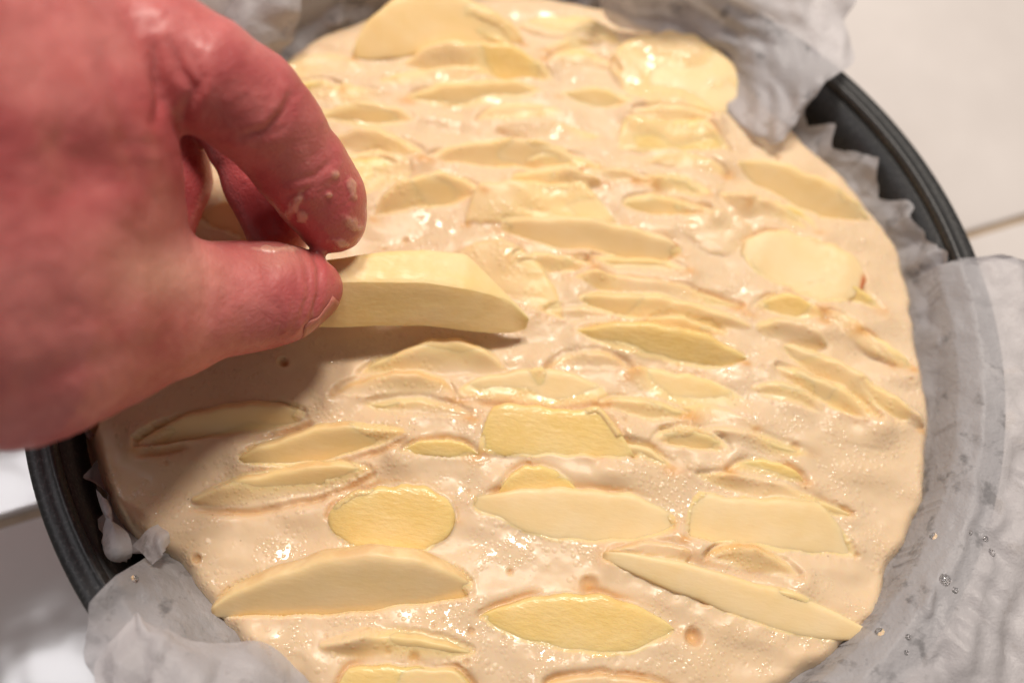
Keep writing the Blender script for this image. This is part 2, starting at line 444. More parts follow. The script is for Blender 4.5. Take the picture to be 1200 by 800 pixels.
sl(852, 540, 942, 554, 14, 'moon', 14, 2.0, 0.40, 1, 2, label='thin sliver of slice behind the slanted-end slice')
sl(428, 470, 552, 482, 14, 'lens', 36, 2.0, 0.50, 0, 0, label='thin sliver of slice between the smaller shaded slice and the four-sided one')
sl(826, 640, 936, 664, 16, 'moon', 30, 2.0, 0.30, 1, 1, label='narrow half-buried slice along the far side of the long pointed slice')
sl(448, 94, 566, 86, 16, 'lens', 14, 2.0, 0.40, 0, 0, label='narrow half-buried slice between the yellow crescent and the hollowed slice')
sl(640, 62, 726, 76, 20, 'moon', 36, 2.0, 0.50, 1, 2, label='narrow half-buried slice between the yellow crescent and the wide rounded slice')
sl(656, 106, 742, 120, 16, 'lens', 30, 2.0, 0.30, 0, 0, label='narrow half-buried slice in front of the wide rounded slice')
sl(560, 132, 664, 128, 16, 'moon', 14, 2.0, 0.40, 1, 1, label='narrow half-buried slice behind the thin almost buried slice')
sl(616, 186, 704, 194, 14, 'lens', 36, 2.0, 0.50, 0, 0, label='thin sliver of slice beside the end of the long grooved slice')
sl(930, 326, 1034, 352, 18, 'moon', 30, 2.0, 0.30, 1, 2, label='narrow half-buried slice between the leaf-shaped slice and the pan wall')
sl(1002, 388, 1064, 430, 14, 'lens', 14, 2.0, 0.40, 0, 0, label='thin sliver of slice at the batter edge above the orange-grooved slice')
sl(700, 520, 790, 536, 14, 'moon', 36, 2.0, 0.50, 1, 1, label='thin sliver of slice between the four-sided slice and the very large pale one')
sl(470, 520, 560, 524, 14, 'moon', 14, 2.0, 0.40, 1, 2, label='thin sliver of slice in bare batter beside the four-sided slice')
sl(728, 236, 834, 248, 16, 'lens', 34, 2.0, 0.20, 0, 0, label='slim pale slice between the long red-tipped slice and the short thin one')
sl(378, 190, 472, 184, 16, 'moon', 24, 2.0, 0.30, 0, 1, label='slim pale slice by the finger, between two rounded slices')
sl(322, 106, 402, 100, 18, 'lens', 38, 2.0, 0.40, 0, 2, label='slim pale slice against the finger joint')
sl(512, 44, 606, 52, 18, 'moon', 34, 2.0, 0.20, 0, 0, label='slim pale slice tucked behind the yellow crescent slice')
sl(738, 130, 836, 138, 16, 'lens', 24, 2.0, 0.30, 0, 1, label='slim pale slice behind the blunt notched slice')
sl(676, 200, 764, 208, 14, 'moon', 38, 2.0, 0.40, 0, 2, label='slim pale sliver between the long grooved slice and the short thin one')
sl(600, 306, 694, 310, 16, 'lens', 34, 2.0, 0.20, 0, 0, label='slim pale slice behind the tip of the held slice')
sl(878, 446, 966, 474, 16, 'moon', 24, 2.0, 0.30, 0, 1, label='slim pale slice beside the pale slanting slice')
sl(636, 364, 724, 370, 14, 'lens', 38, 2.0, 0.40, 0, 2, label='slim pale sliver between the held slice tip and the glistening-ended slice')
sl(762, 506, 856, 520, 16, 'moon', 34, 2.0, 0.20, 0, 0, label='slim pale slice in front of the half buried slice')
sl(640, 60, 700, 48, 14, 'lens', 24, 2.0, 0.30, 0, 1, label='slim pale sliver next to the small slice at the batter edge')
sl(880, 232, 960, 262, 16, 'moon', 38, 2.0, 0.40, 0, 2, label='slim pale slice inside the orange-stained slice')
sl(760, 372, 850, 392, 14, 'lens', 34, 2.0, 0.20, 0, 0, label='slim pale sliver against the curved slice')
NU, NC = 30, 22
for i, d in enumerate(S):
    if d['tilt'] < 0: d['tilt'] = 40; d['groove'] = 0
    P1 = at(d['x1'], d['y1'], ZB); P2 = at(d['x2'], d['y2'], ZB)
    mx, my = (d['x1'] + d['x2']) / 2, (d['y1'] + d['y2']) / 2
    A = P2 - P1; L = np.linalg.norm(A); A /= L
    tl = math.radians(d['tilt'])
    Hc = np.array([-A[1], A[0], 0.0])                       # horizontal, away from the camera
    Cc = Hc * math.cos(tl) + np.array([0, 0, 1.0]) * math.sin(tl)
    N = np.cross(A, Cc)
    th = d['thick'] / 1000
    q_ = at(mx, my, ZB)
    hloc = max(float(base_h(np.array([q_[0] * .94]), np.array([q_[1] * .94]))[0]), ZB - .0012)
    P0 = at(mx, my + d['w'] / 2, hloc)                      # where the near side of the slice leaves the batter
    def span(v): return math.hypot(*(np.array(proj(P0 + v * .004)) - np.array(proj(P0 - v * .004)))) / .008
    Wv = max((d['w'] - span(N) * th * (0.9 if d['tilt'] > 35 else 0.0)) / span(Cc), 0.0028)
    ex = 0.0008 + 0.0045 * math.sin(tl)
    Wd = Wv + ex
    org = P0 + Cc * (Wv - ex) / 2 + np.array([0, 0, (d['lift'] - (0.7 if d['tilt'] < 20 else 1.05)) / 1000 * (1 if d['tilt'] < 35 else 0.3)])
    rs = np.random.RandomState(i + 5)
    ph = rs.rand(6) * 6.28
    skew = (rs.rand() - 0.5) * 0.34; trunc = 1 - 0.10 * rs.rand() ** 2
    if d['kind'] in ('trap', 'spike'): skew = 0; trunc = 1
    pu = 0.90
    us = -np.cos(np.linspace(0, math.pi, NU)) * 0.5 + np.linspace(-1, 1, NU) * 0.5
    V = []; rimv = []; peel = []; far_e = []; near_e = []
    for u in us:
        uw = u * trunc + skew * (1 - u * u)
        a, b = prof(d['kind'], np.array(uw))
        a = float(a); b = float(b)
        ws = min(1.0, 40.0 / d['w'])
        wob = 0.05 * ws * math.sin(4 * u + ph[0]) + 0.02 * ws * math.sin(11 * u + ph[1])
        cvv = (a + b) / 2 + wob * 0.6; hw = max((a - b) / 2 * (1 + 0.06 * ws * math.sin(6 * u + ph[2]) + 0.04 * math.sin(17 * u + ph[4])), 0.012)
        endt = min(1, 0.35 + 1.3 * (1 - abs(u)) ** 0.6)
        along = u * L / 2
        zc = d['bend'] * u * u * 0.01 - 0.0006 * math.sin(3 * u + ph[3])
        for k in range(NC):
            q = 2 * math.pi * k / NC
            c, s_ = math.cos(q), math.sin(q)
            c = math.copysign(abs(c) ** 0.42, c); s2 = math.copysign(abs(s_) ** 0.42, s_)
            vv = (cvv + hw * c) * Wd
            tt = th / 2 * endt * (0.78 + 0.26 * c)
            zz = -th / 2 + tt * s2 + zc
            p = org + A * along + Cc * vv + N * zz
            V.append(p)
            ee = max(abs(c) - 0.82, 0) / 0.18
            rimv.append(min(1, max(ee * (0.9 if s_ > -0.5 else 0.4), sstep(0.93, 1.0, abs(u)) * 0.9)))
            peel.append(sstep(pu, pu + 0.05, u + 0.03 * math.sin(7 * c)) * (1 if s_ > -0.6 else 0.3) if d['peel'] else 0)
        far_e.append(org + A * along + Cc * ((cvv + hw) * Wd)); near_e.append(org + A * along + Cc * ((cvv - hw) * Wd))
    F = []
    for a in range(NU - 1):
        for k in range(NC):
            F.append((a * NC + k, a * NC + (k + 1) % NC, (a + 1) * NC + (k + 1) % NC, (a + 1) * NC + k))
    F.append(tuple(range(NC))[::-1]); F.append(tuple((NU - 1) * NC + k for k in range(NC)))
    V = np.array(V)
    # fresh-cut faces are never quite flat
    V[:, 2] += 0.00025 * fbm(V[:, 0] / 0.006, V[:, 1] / 0.006, 2)
    o = meshobj('apple_slice', V - org, F, APPLE[d['mat']])
    o.location = org
    fattr(o, 'rim', rimv); fattr(o, 'peel', peel)
    tag(o, d['label'], 'apple slice', G_ROW)
    d['bvh'] = BVHTree.FromPolygons([tuple(v) for v in V], F)
    d['box'] = (V[:, 0].min(), V[:, 0].max(), V[:, 1].min(), V[:, 1].max())
    d['far'] = np.array(far_e); d['near'] = np.array(near_e)

# ------------------------------------------------------------------ batter
NB = 520
g = np.linspace(-1, 1, NB)
U, Vv = np.meshgrid(g, g, indexing='ij')
X = U * np.sqrt(1 - Vv * Vv / 2); Y = Vv * np.sqrt(1 - U * U / 2)
ang = np.arctan2(Y, X)
RR = edge_r(ang) + 0.0030
X = X * RR; Y = Y * RR
B = base_h(X, Y)
# air bubbles burst at the surface and dents, at the spots where they lie
pits = [(333, 425, 5, 2.2), (827, 700, 8, 2.2), (827, 690, 7, 2.0), (812, 746, 9, 2.2), (690, 686, 10, 1.6), (375, 564, 5, 1.2), (230, 654, 5, 1.4),
        (598, 669, 3, 1.5), (552, 740, 4, 1.2), (485, 770, 6, 1.2), (546, 775, 4, 1.0), (620, 545, 4, .9), (930, 525, 5, .9), (455, 763, 4, .8),
        (104, 497, 9, 3.0), (885, 645, 6, 1.0), (990, 597, 4, 1.0), (500, 660, 5, .9)]
rs = np.random.RandomState(3)
for _ in range(230):
    a = rs.rand() * 6.28; r = 0.118 * math.sqrt(rs.rand())
    px, py = proj((r * math.cos(a), r * math.sin(a), ZB))
    pits.append((px, py, 1.3 + 2.2 * rs.rand() ** 2, 0.35 + 0.6 * rs.rand()))
brown_shade = np.zeros_like(B)
for px, py, rp, dp in pits:
    P = at(px, py, ZB); rr = rp * depth(P) / FPX
    D = np.hypot(X - P[0], Y - P[1]) / rr
    msk = D < 2.4
    brown_shade[msk] = np.maximum(brown_shade[msk], min(0.75, 0.4 * dp) * np.exp(-D[msk] ** 2))  # pit centres tinted orange-brown
    B[msk] += -dp / 1000 * np.exp(-D[msk] ** 4) + 0.12 * dp / 1000 * np.exp(-((D[msk] - 1.35) / 0.35) ** 2)
apple = np.zeros_like(B)
Hh = B.copy(); capg = np.full_like(B, 1.0)
for i, d in enumerate(S):
    x0, x1, y0, y1 = d['box']
    e = 0.008
    ii = np.argwhere((X > x0 - e) & (X < x1 + e) & (Y > y0 - e) & (Y < y1 + e))
    if not len(ii): continue
    xs = X[ii[:, 0], ii[:, 1]]; ys = Y[ii[:, 0], ii[:, 1]]
    zs = np.full(len(ii), -1.0)
    rc = d['bvh'].ray_cast
    dn = Vector((0, 0, -1))
    for n in range(len(ii)):
        h = rc(Vector((xs[n], ys[n], 0.2)), dn)
        if h[0] is not None: zs[n] = h[0].z
    cur = Hh[ii[:, 0], ii[:, 1]]
    # batter pushed up beside the slice
    for E_, a_ in ((d['far'], 0.0007), (d['near'], 0.0010)):
        de = np.full(len(ii), 1.0)
        for q_ in E_[3:-3:2]:
            de = np.minimum(de, np.hypot(xs - q_[0], ys - q_[1]))
        cur = cur + a_ * np.exp(-((de - 0.0036) / 0.0034) ** 2) * np.clip(0.5 + 1.3 * fbm(xs / 0.017 + i, ys / 0.012, 2), 0, 1.3) * (zs < 0)
    # groove where the slice was pushed in
    if d['groove']:
        E = d['far'] if d['groove'] > 0 else d['near']
        off = (d['far'] - d['near'])[:, :2]
        off = off / (np.linalg.norm(off, axis=1, keepdims=True) + 1e-9) * (0.0006 if d['groove'] > 0 else -0.0006)
        Exy = E[:, :2] + off
        t_ = np.linspace(0, len(Exy) - 1, 140)
        Ex = np.interp(t_, range(len(Exy)), Exy[:, 0]); Ey = np.interp(t_, range(len(Exy)), Exy[:, 1])
        dd = np.full(len(ii), 1.0)
        for a in range(len(Ex)):
            dd = np.minimum(dd, np.hypot(xs - Ex[a], ys - Ey[a]))
        md = np.clip(0.5 + 1.3 * fbm(xs / 0.012 + i * 3.1, ys / 0.012, 2), 0, 1)
        gv = np.exp(-(dd / 0.0010) ** 2) * md
        cur = cur - 0.0018 * gv
        brown_shade[ii[:, 0], ii[:, 1]] = np.maximum(brown_shade[ii[:, 0], ii[:, 1]], 0.55 * np.exp(-(dd / 0.0009) ** 2) * md ** 1.3)  # shadow line of the gap beside the slice, painted into the batter colour
    re_ = np.random.RandomState(i + 900)
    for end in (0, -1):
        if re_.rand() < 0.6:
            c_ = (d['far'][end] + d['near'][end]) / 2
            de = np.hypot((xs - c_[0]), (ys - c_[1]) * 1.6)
            jq = 0.75 * np.exp(-(de / (0.0018 + 0.0020 * re_.rand())) ** 2) * np.clip(0.6 + fbm(xs / 0.005 + i, ys / 0.004, 2), 0, 1)  # orange-brown spot at the slice end
            brown_shade[ii[:, 0], ii[:, 1]] = np.maximum(brown_shade[ii[:, 0], ii[:, 1]], jq)
    if d['cov'] <= 0.3:      # clean slices: batter laps over the margin only
        dm = np.full(len(ii), 1.0)
        for E_ in (d['far'], d['near']):
            t_ = np.linspace(0, len(E_) - 1, 90)
            for a_, b_ in zip(np.interp(t_, range(len(E_)), E_[:, 0]), np.interp(t_, range(len(E_)), E_[:, 1])):
                dm = np.minimum(dm, np.hypot(xs - a_, ys - b_))
        inner = sstep(0.0008, 0.0030, dm) * (zs > 0) * (1.0 if d['cov'] <= 0.06 else 1 - d['cov'] * 1.6)
        cur = cur + (np.minimum(cur, zs - 0.0030) - cur) * inner
        if d['cov'] <= 0.06:
            cp = np.where(inner > 0.6, zs - 0.0008, 1.0)
            capg[ii[:, 0], ii[:, 1]] = np.minimum(capg[ii[:, 0], ii[:, 1]], cp)
    film = 1.25 * fbm(xs / 0.024 + 40 + i * 1.7, ys / 0.013 + i * 2.3, 1) + 0.12 * fbm(xs / 0.006, ys / 0.005 + i, 2)
    cv = 0.18 + 0.9 * d['cov'] if d['cov'] > 0.06 else 0.0
    St = zs - 0.0008 + 0.0029 * cv * np.clip(film + cv * 0.6, -0.3, 1.0)
    k = 0.0024
    hm = np.clip(0.5 + 0.5 * (St - cur) / k, 0, 1)
    new = cur * (1 - hm) + St * hm + k * hm * (1 - hm)
    new = np.where(zs > 0, new, cur)
    edge_in = sstep(0.0, 0.006, edge_r(np.arctan2(ys, xs)) - np.hypot(xs, ys))
    old_ = Hh[ii[:, 0], ii[:, 1]]
    new = np.where(zs > 0, new, old_ + (new - old_) * edge_in)
    Hh[ii[:, 0], ii[:, 1]] = new
    ap = np.where(zs > 0, np.exp(-(np.clip(new - zs, 0, 1) / 0.0013) ** 1.3), 0)
    apple[ii[:, 0], ii[:, 1]] = np.maximum(apple[ii[:, 0], ii[:, 1]], np.clip(ap, 0, 1))
Hh = np.minimum(Hh, capg)
# batter clings together: one light smoothing pass
Sm = Hh.copy()
Sm[1:-1, 1:-1] = (Hh[1:-1, 1:-1] * 4 + Hh[2:, 1:-1] + Hh[:-2, 1:-1] + Hh[1:-1, 2:] + Hh[1:-1, :-2]) / 8
verts = np.stack([X, Y, Sm], -1).reshape(-1, 3)
idx = np.arange(NB * NB).reshape(NB, NB)
F = np.stack([idx[:-1, :-1], idx[1:, :-1], idx[1:, 1:], idx[:-1, 1:]], -1).reshape(-1, 4)
ringi = list(idx[:, 0]) + list(idx[-1, 1:]) + list(idx[-2::-1, -1]) + list(idx[0, -2:0:-1])
sk = []; nv = len(verts)
low = verts[ringi].copy(); low[:, 2] = 0.0062; low[:, :2] *= 0.965
verts = np.vstack([verts, low, [[0, 0, 0.0062]]])
n = len(ringi)
for a in range(n):
    b = (a + 1) % n
    sk.append((ringi[a], nv + a, nv + b, ringi[b]))
tri = [(nv + (a + 1) % n, nv + a, nv + n) for a in range(n)]
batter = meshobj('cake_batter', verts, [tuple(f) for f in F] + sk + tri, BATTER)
pad = np.zeros(n + 1)
fattr(batter, 'apple', np.concatenate([apple.ravel(), pad])); fattr(batter, 'brown_shade', np.concatenate([brown_shade.ravel(), pad]))
tag(batter, 'glossy peach-coloured cake batter filling the paper-lined pan', 'batter')

# ------------------------------------------------------------------ baking paper
paper = empty('baking_paper')
tag(paper, 'crumpled white baking paper lining the pan, folded over its rim', 'baking paper')
PR = np.array([(-.004, .047), (0.0, .0555), (.003, .0605), (.007, .0672), (.0105, .0712), (.015, .0724), (.0215, .0720), (.028, .0710),
               (.040, .0680), (.055, .0625), (.075, .0535), (.10, .040)])      # offset from the batter edge / height, folded over the rim
PS = np.concatenate([[0], np.cumsum(np.hypot(np.diff(PR[:, 0]), np.diff(PR[:, 1])))])
# upright lining that stays inside the pan
PQ = np.array([(-.004, .046), (0.0, .0525), (.002, .0575), (.004, .0625), (.0055, .0680), (.0060, .0740), (.0062, .080), (.0065, .088),
               (.007, .096), (.008, .104), (.009, .112), (.010, .12)])
LEN = np.array([(-180, .012, 0), (-165, .012, 0), (-152, .0105, 0), (-146, .0125, .1), (-141, .0165, .2), (-137, .018, .35), (-134, .0165, .6),
                (-131, .036, 1), (-128, .041, 1), (-120, .045, 1), (-100, .045, 1), (-70, .046, 1), (-48, .050, 1), (-40, .056, 1), (-34, .062, 1), (-20, .072, 1),
                (0, .070, 1), (8, .062, 1), (13.0, .058, 1), (14.2, .0245, .7), (20.5, .0215, .6), (23, .0195, .5), (30, .0205, .5), (40, .020, .4), (50, .019, .3), (58, .022, .2),
                (66, .027, .1), (80, .034, .05), (100, .045, 0), (118, .060, 0), (150, .062, 0), (158, .03, 0), (170, .012, 0), (180, .012, 0)])
NTH, NS = 1080, 56
crs = np.random.RandomState(8)
CR = [(crs.rand() * 3.14, lam, crs.rand() * 10, crs.rand() * 50, 0.5 + 0.5 * crs.rand()) for lam in (.030, .022, .017, .013, .010, .008, .0065) for _ in range(2)]
def crumple(p, q):
    """sharp straight folds crossing the sheet in many directions, each fading in and out"""
    h = 0
    for a, lam, ph_, off, am in CR:
        x = (p * math.cos(a) + q * math.sin(a)) / lam + ph_ + 0.16 * vnoise(p / 0.03 + off, q / 0.03)
        t3 = 2 * np.abs(2 * (x - np.floor(x + 0.5))) - 1
        msk = sstep(-0.15, 0.45, vnoise(p / 0.022 + off * 1.3, q / 0.022 + off))
        h = h + am * lam * 0.080 * t3 * msk
    return h
TH_ = np.linspace(-math.pi, math.pi, NTH, endpoint=False)
V = np.zeros((NTH, NS, 3))
deg = np.degrees(TH_)
Lf = np.interp(deg, LEN[:, 0], LEN[:, 1]); fold = np.interp(deg, LEN[:, 0], LEN[:, 2])
tri_w = lambda x: 2 * np.abs(2 * (x - np.floor(x + 0.5))) - 1
jag = 0.0040 * tri_w(deg / 7.1 + 0.3 * np.sin(deg / 9)) + 0.0016 * vnoise(deg / 2.3, deg * 0 + 3)
inr = ((deg > 14.5) & (deg < 70)) | ((deg > -180) & (deg < -133))
Lf = Lf + np.where(inr, jag, 0.003 * fbm(deg / 6.0, deg * 0 + 8, 3))
pl = tri_w(deg / 6.3 + 0.35 * np.sin(deg / 11.0)) + 0.5 * vnoise(deg / 3.1, deg * 0 + 1)
er = edge_r(TH_)
for j in range(NS):
    s_ = Lf * (j / (NS - 1))
    ro = np.interp(s_, PS, PR[:, 0]) * fold + np.interp(s_, PS, PQ[:, 0]) * (1 - fold)
    zo = np.interp(s_, PS, PR[:, 1]) * fold + np.interp(s_, PS, PQ[:, 1]) * (1 - fold)
    am = np.clip((s_ - 0.005) / 0.008, 0, 1)
    # keep the flap above the rim
    r = er + ro
    p = TH_ * 0.135
    cr = crumple(p, s_) * am + 0.0024 * fbm(p / 0.018 + 5, s_ / 0.018, 3) * am
    tight = np.where(inr, 1.0, 0.0) * np.clip((s_ - 0.005) / 0.010, 0, 1)
    r = r + pl * 0.0021 * tight - cr * (1 - fold) * 0.8
    zo = zo + np.clip(cr, -0.0030, 0.006) * fold - np.where(inr, 0, 1) * pl * 0.0007 * tight
    inside = r < 0.1325
    r = np.where((fold < 0.75), np.minimum(r, 0.1315), r)
    floor_ = 0.0716 - 1.1 * np.maximum(0, np.abs(r - 0.1362) - 0.0042) + 0.4 * np.clip(cr, 0, .003)
    zo = np.where((fold > 0.75) & (r > 0.127), np.maximum(zo, floor_), zo)
    V[:, j, 0] = r * np.cos(TH_); V[:, j, 1] = r * np.sin(TH_); V[:, j, 2] = np.maximum(zo, 0.0015)
idx = np.arange(NTH * NS).reshape(NTH, NS)
nx = np.roll(idx, -1, 0)
F = np.stack([idx[:, :-1], nx[:, :-1], nx[:, 1:], idx[:, 1:]], -1).reshape(-1, 4)
lining = meshobj('lining', V.reshape(-1, 3), F, PAPER, paper)

def patch(name, rows, seed, amp=1.0, n=70):
    """sheet through a grid of control points given as (photo x, photo y, height)"""
    G = np.array([[at(*c) for c in r] for r in rows])
    def cr1(P, t):
        k = len(P); f = t * (k - 1); i = min(int(f), k - 2); u = f - i
        p0 = P[i - 1] if i > 0 else 2 * P[0] - P[1]; p1 = P[i]; p2 = P[i + 1]; p3 = P[i + 2] if i + 2 < k else 2 * P[-1] - P[-2]
        return 0.5 * ((2 * p1) + (-p0 + p2) * u + (2 * p0 - 5 * p1 + 4 * p2 - p3) * u * u + (-p0 + 3 * p1 - 3 * p2 + p3) * u ** 3)
    W = np.zeros((n, n, 3))
    for a in range(n):
        ctrl = np.array([cr1(r, a / (n - 1)) for r in G])
        for b in range(n):
            W[a, b] = cr1(ctrl, b / (n - 1))
    du = np.gradient(W, axis=0); dv = np.gradient(W, axis=1)
    N = np.cross(du, dv); N /= np.linalg.norm(N, axis=-1, keepdims=True) + 1e-12
    if N[..., 2].mean() < 0: N = -N
    p = W[..., 0] + seed * 0.05; q = W[..., 1] * 0.5 + W[..., 2]
    h = amp * (crumple(p * 1.0, q + seed) * 1.0 + 0.0012 * fbm(p / 0.016 + seed, q / 0.016, 3))
    W = W + N * h[..., None]
    rag = 0.0006 * vnoise(np.arange(n) / 2.0 + seed, np.zeros(n) + seed)
    W[:, -1] += N[:, -1] * rag[:, None]
    idx = np.arange(n * n).reshape(n, n)
    F = np.stack([idx[:-1, :-1], idx[1:, :-1], idx[1:, 1:], idx[:-1, 1:]], -1).reshape(-1, 4)
    return meshobj(name, W.reshape(-1, 3), F, PAPER, paper)
# flap that hangs in over the batter edge, tip downwards
patch('flap', [
    [(690, -60, .090), (790, -60, .095), (880, -50, .095), (950, -30, .088), (1000, 0, .082)],
    [(700, -10, .072), (790, -10, .078), (880, 0, .082), (960, 20, .081), (985, 30, .077)],
    [(716, 28, .061), (800, 34, .063), (890, 50, .072), (960, 60, .076), (1000, 72, .0755)],
    [(770, 44, .0585), (848, 72, .060), (895, 100, .068), (940, 108, .073), (962, 104, .074)],
    [(846, 100, .058), (856, 128, .0585), (885, 150, .062), (915, 150, .066), (942, 128, .070)],
    [(852, 132, .0575), (868, 146, .0585), (895, 164, .0605), (908, 168, .062), (926, 150, .066)]], 2, 0.8)
# loose end of the sheet standing over the rim behind the finger
patch('flap', [
    [(180, -40, .085), (270, -40, .088), (352, -40, .085)], [(200, 10, .078), (280, 5, .082), (353, 8, .077)],
    [(230, 60, .070), (290, 55, .073), (346, 40, .068)], [(250, 90, .062), (300, 85, .062), (326, 72, .060)]], 11, 0.8, 40)
# folded corner overlapping the lining beside the crescent slice
patch('flap', [
    [(112, 776, .0765), (130, 746, .0785), (157, 713, .0790), (189, 728, .0765), (234, 750, .0720), (288, 757, .0680), (333, 773, .0655), (364, 798, .0630)],
    [(112, 800, .0775), (134, 775, .0795), (166, 745, .0803), (200, 752, .0782), (246, 772, .0740), (298, 782, .0720), (340, 798, .0680), (370, 818, .0640)],
    [(114, 850, .0775), (140, 830, .0790), (176, 800, .0800), (214, 802, .0790), (262, 816, .0760), (312, 824, .0735), (352, 834, .0690), (380, 846, .0650)],
    [(120, 930, .0760), (150, 905, .0780), (190, 880, .0800), (232, 878, .0790), (280, 884, .0755), (330, 888, .0715), (368, 890, .0680), (396, 894, .0650)]], 5, 1.1)
# small curls of torn paper edge
patch('curl', [[(112, 572, .062), (116, 590, .064), (124, 612, .064)], [(124, 590, .066), (130, 606, .069), (140, 622, .067)],
               [(122, 632, .064), (134, 640, .069), (150, 640, .066)], [(126, 646, .061), (140, 654, .063), (152, 652, .061)]], 7, 0.5, 26)
patch('curl', [[(160, 640, .060), (172, 620, .063), (184, 612, .062)], [(168, 650, .064), (182, 632, .068), (198, 622, .066)],
               [(178, 662, .063), (190, 650, .067), (202, 636, .064)]], 9, 0.5, 26)

# water drops on the paper
pm = lining.data
bv = BVHTree.FromPolygons([v.co.copy() for v in pm.vertices], [tuple(p.vertices) for p in pm.polygons])
def drop_mesh(r):
    V = [(0, 0, r * 0.55)]; F = []
    nr, na = 5, 18
    for i in range(1, nr + 1):
        q = i / nr * math.pi / 2
        for a in range(na):
            V.append((r * math.sin(q) * math.cos(a * 2 * math.pi / na), r * math.sin(q) * math.sin(a * 2 * math.pi / na), r * 0.55 * math.cos(q)))
    for a in range(na): F.append((0, 1 + a, 1 + (a + 1) % na))
    for i in range(nr - 1):
        for a in range(na):
            F.append((1 + i * na + a, 1 + (i + 1) * na + a, 1 + (i + 1) * na + (a + 1) % na, 1 + i * na + (a + 1) % na))
    F.append(tuple(1 + (nr - 1) * na + a for a in range(na))[::-1])
    return V, F
for px, py, rp in [(1094, 628, 4.5), (1162, 647, 5), (1155, 631, 3.5), (1107, 679, 7), (1119, 691, 4), (1031, 740, 5.5), (1064, 746, 3.5),
                   (1062, 764, 3), (1137, 624, 3), (158, 678, 5)]:
    D = Vector(FW + (px - 600) / FPX * RT - (py - 400) / FPX * UP).normalized()
    h = bv.ray_cast(Vector(CAM), D)
    if h[0] is None: continue
    r = rp * depth(h[0]) / FPX
    V, F = drop_mesh(r)
    o = meshobj('water_droplet', V, F, DROP)
    nrm = h[1] if h[1].z > 0 else -h[1]
    o.location = h[0] + nrm * 0.00006
    o.rotation_euler = nrm.to_track_quat('Z', 'Y').to_euler()
    if px < 400: tag(o, 'clear droplet on the folded paper corner beside the crescent slice', 'droplet')
    else: tag(o, 'small clear water droplet on the big flap of baking paper', 'droplet', 'droplets on the paper flap')

# ------------------------------------------------------------------ hand: smooth union of tapered limbs, meshed, then pressed onto the surface
def J(px, py, z, rpx=None, r=None):
    P = at(px, py, z)
    return P, (rpx * depth(P) / FPX if r is None else r)
def cone_sd(X, a, ra, b, rb):
    ba = b - a; l2 = ba @ ba
    t = np.clip(((X - a) @ ba) / l2, 0, 1)
    q = X - a - t[..., None] * ba
    return np.sqrt((q * q).sum(-1)) - (ra + (rb - ra) * t)
def smin(a, b, k):
    h = np.clip(0.5 + 0.5 * (b - a) / k, 0, 1)
    return b * (1 - h) + a * h - k * h * (1 - h)
thumb = [J(368, 337, .0865, 33), J(335, 342, .0885, 53), J(296, 347, .091, 60), J(250, 352, .095, 64), J(190, 358, .102, 84), J(110, 360, .113, 118), J(20, 360, .124, 160),
         J(-90, 340, .136, 195)]
index = [J(389, 257, .0925, 40), J(377, 230, .098, 47), J(352, 196, .107, 51), J(320, 150, .118, 55), J(288, 118, .126, 61), J(240, 88, .134, 64), J(176, 62, .138, 76),
         J(80, 40, .140, 108)]
middle = [J(326, 272, .0770, r=.0088), J(306, 218, .082, r=.0092), J(280, 160, .090, r=.0090), J(222, 70, .107, r=.0095), J(70, -30, .128, r=.0120)]
ring = [J(200, 262, .0720, r=.0074), J(209, 210, .0775, r=.0084), J(204, 150, .087, r=.0084), J(150, 60, .102, r=.0095), J(20, -60, .120, r=.0120)]
little = [J(128, 232, .0740, r=.0062), J(132, 190, .079, r=.0068), J(120, 130, .088, r=.0074), J(70, 50, .098, r=.0085), J(-30, -70, .112, r=.0110)]
webs = [[J(84, 60, .136, 92), J(86, 150, .130, 96), J(98, 240, .122, 100), J(140, 320, .110, 90)],
        [J(0, 40, .142, 150), J(-20, 180, .140, 190), J(-60, 300, .138, 190)]]
wrist = [J(-20, 60, .138, 190), J(-200, 120, .152, 300), (np.array([-.150, -.012, .152]), .031), (np.array([-.200, -.018, .166]), .029), (np.array([-.32, -.030, .195]), .034)]
knit = [[J(70, -30, .128, r=.012), J(20, -60, .120, r=.012), J(-30, -70, .112, r=.011)],
        [J(70, -30, .128, r=.014), (np.array([-.150, -.010, .150]), .026)], [J(-30, -70, .112, r=.013), (np.array([-.155, -.004, .142]), .024)]]
# small soft swellings and hollows: (photo point, height, radius, amount)
def sd_hand(X):
    d = None
    for ch, k in ((wrist, .012), (webs[0], .006), (webs[1], .010), (knit[0], .006), (knit[1], .010), (knit[2], .010)):
        for (a, ra), (b, rb) in zip(ch[:-1], ch[1:]):
            e = cone_sd(X, a, ra, b, rb)
            d = e if d is None else smin(d, e, k)
    for ch in (thumb, index, middle, ring, little):
        f = None
        for (a, ra), (b, rb) in zip(ch[:-1], ch[1:]):
            e = cone_sd(X, a, ra, b, rb)
            f = e if f is None else smin(f, e, .004)
        d = smin(d, f, .0035)
    return d
STEP = 0.0021
lo = np.array([-.372, -.135, .060]); hi = np.array([-.02, .115, .235])
dims = np.ceil((hi - lo) / STEP).astype(int)
ax = [lo[i] + STEP * np.arange(dims[i]) for i in range(3)]
grid = np.stack(np.meshgrid(*ax, indexing='ij'), -1).astype(np.float32)
CS = 4
cd_ = -(-dims // CS) + 1
cg = np.stack(np.meshgrid(*[lo[i] + STEP * CS * np.arange(cd_[i]) for i in range(3)], indexing='ij'), -1)
Dc = sd_hand(cg)
Dn = Dc.repeat(CS, 0).repeat(CS, 1).repeat(CS, 2)[:dims[0], :dims[1], :dims[2]]
D = Dn.astype(np.float32)
near = np.abs(Dn) < STEP * CS * 2.6
D[near] = sd_hand(grid[near].astype(np.float64))
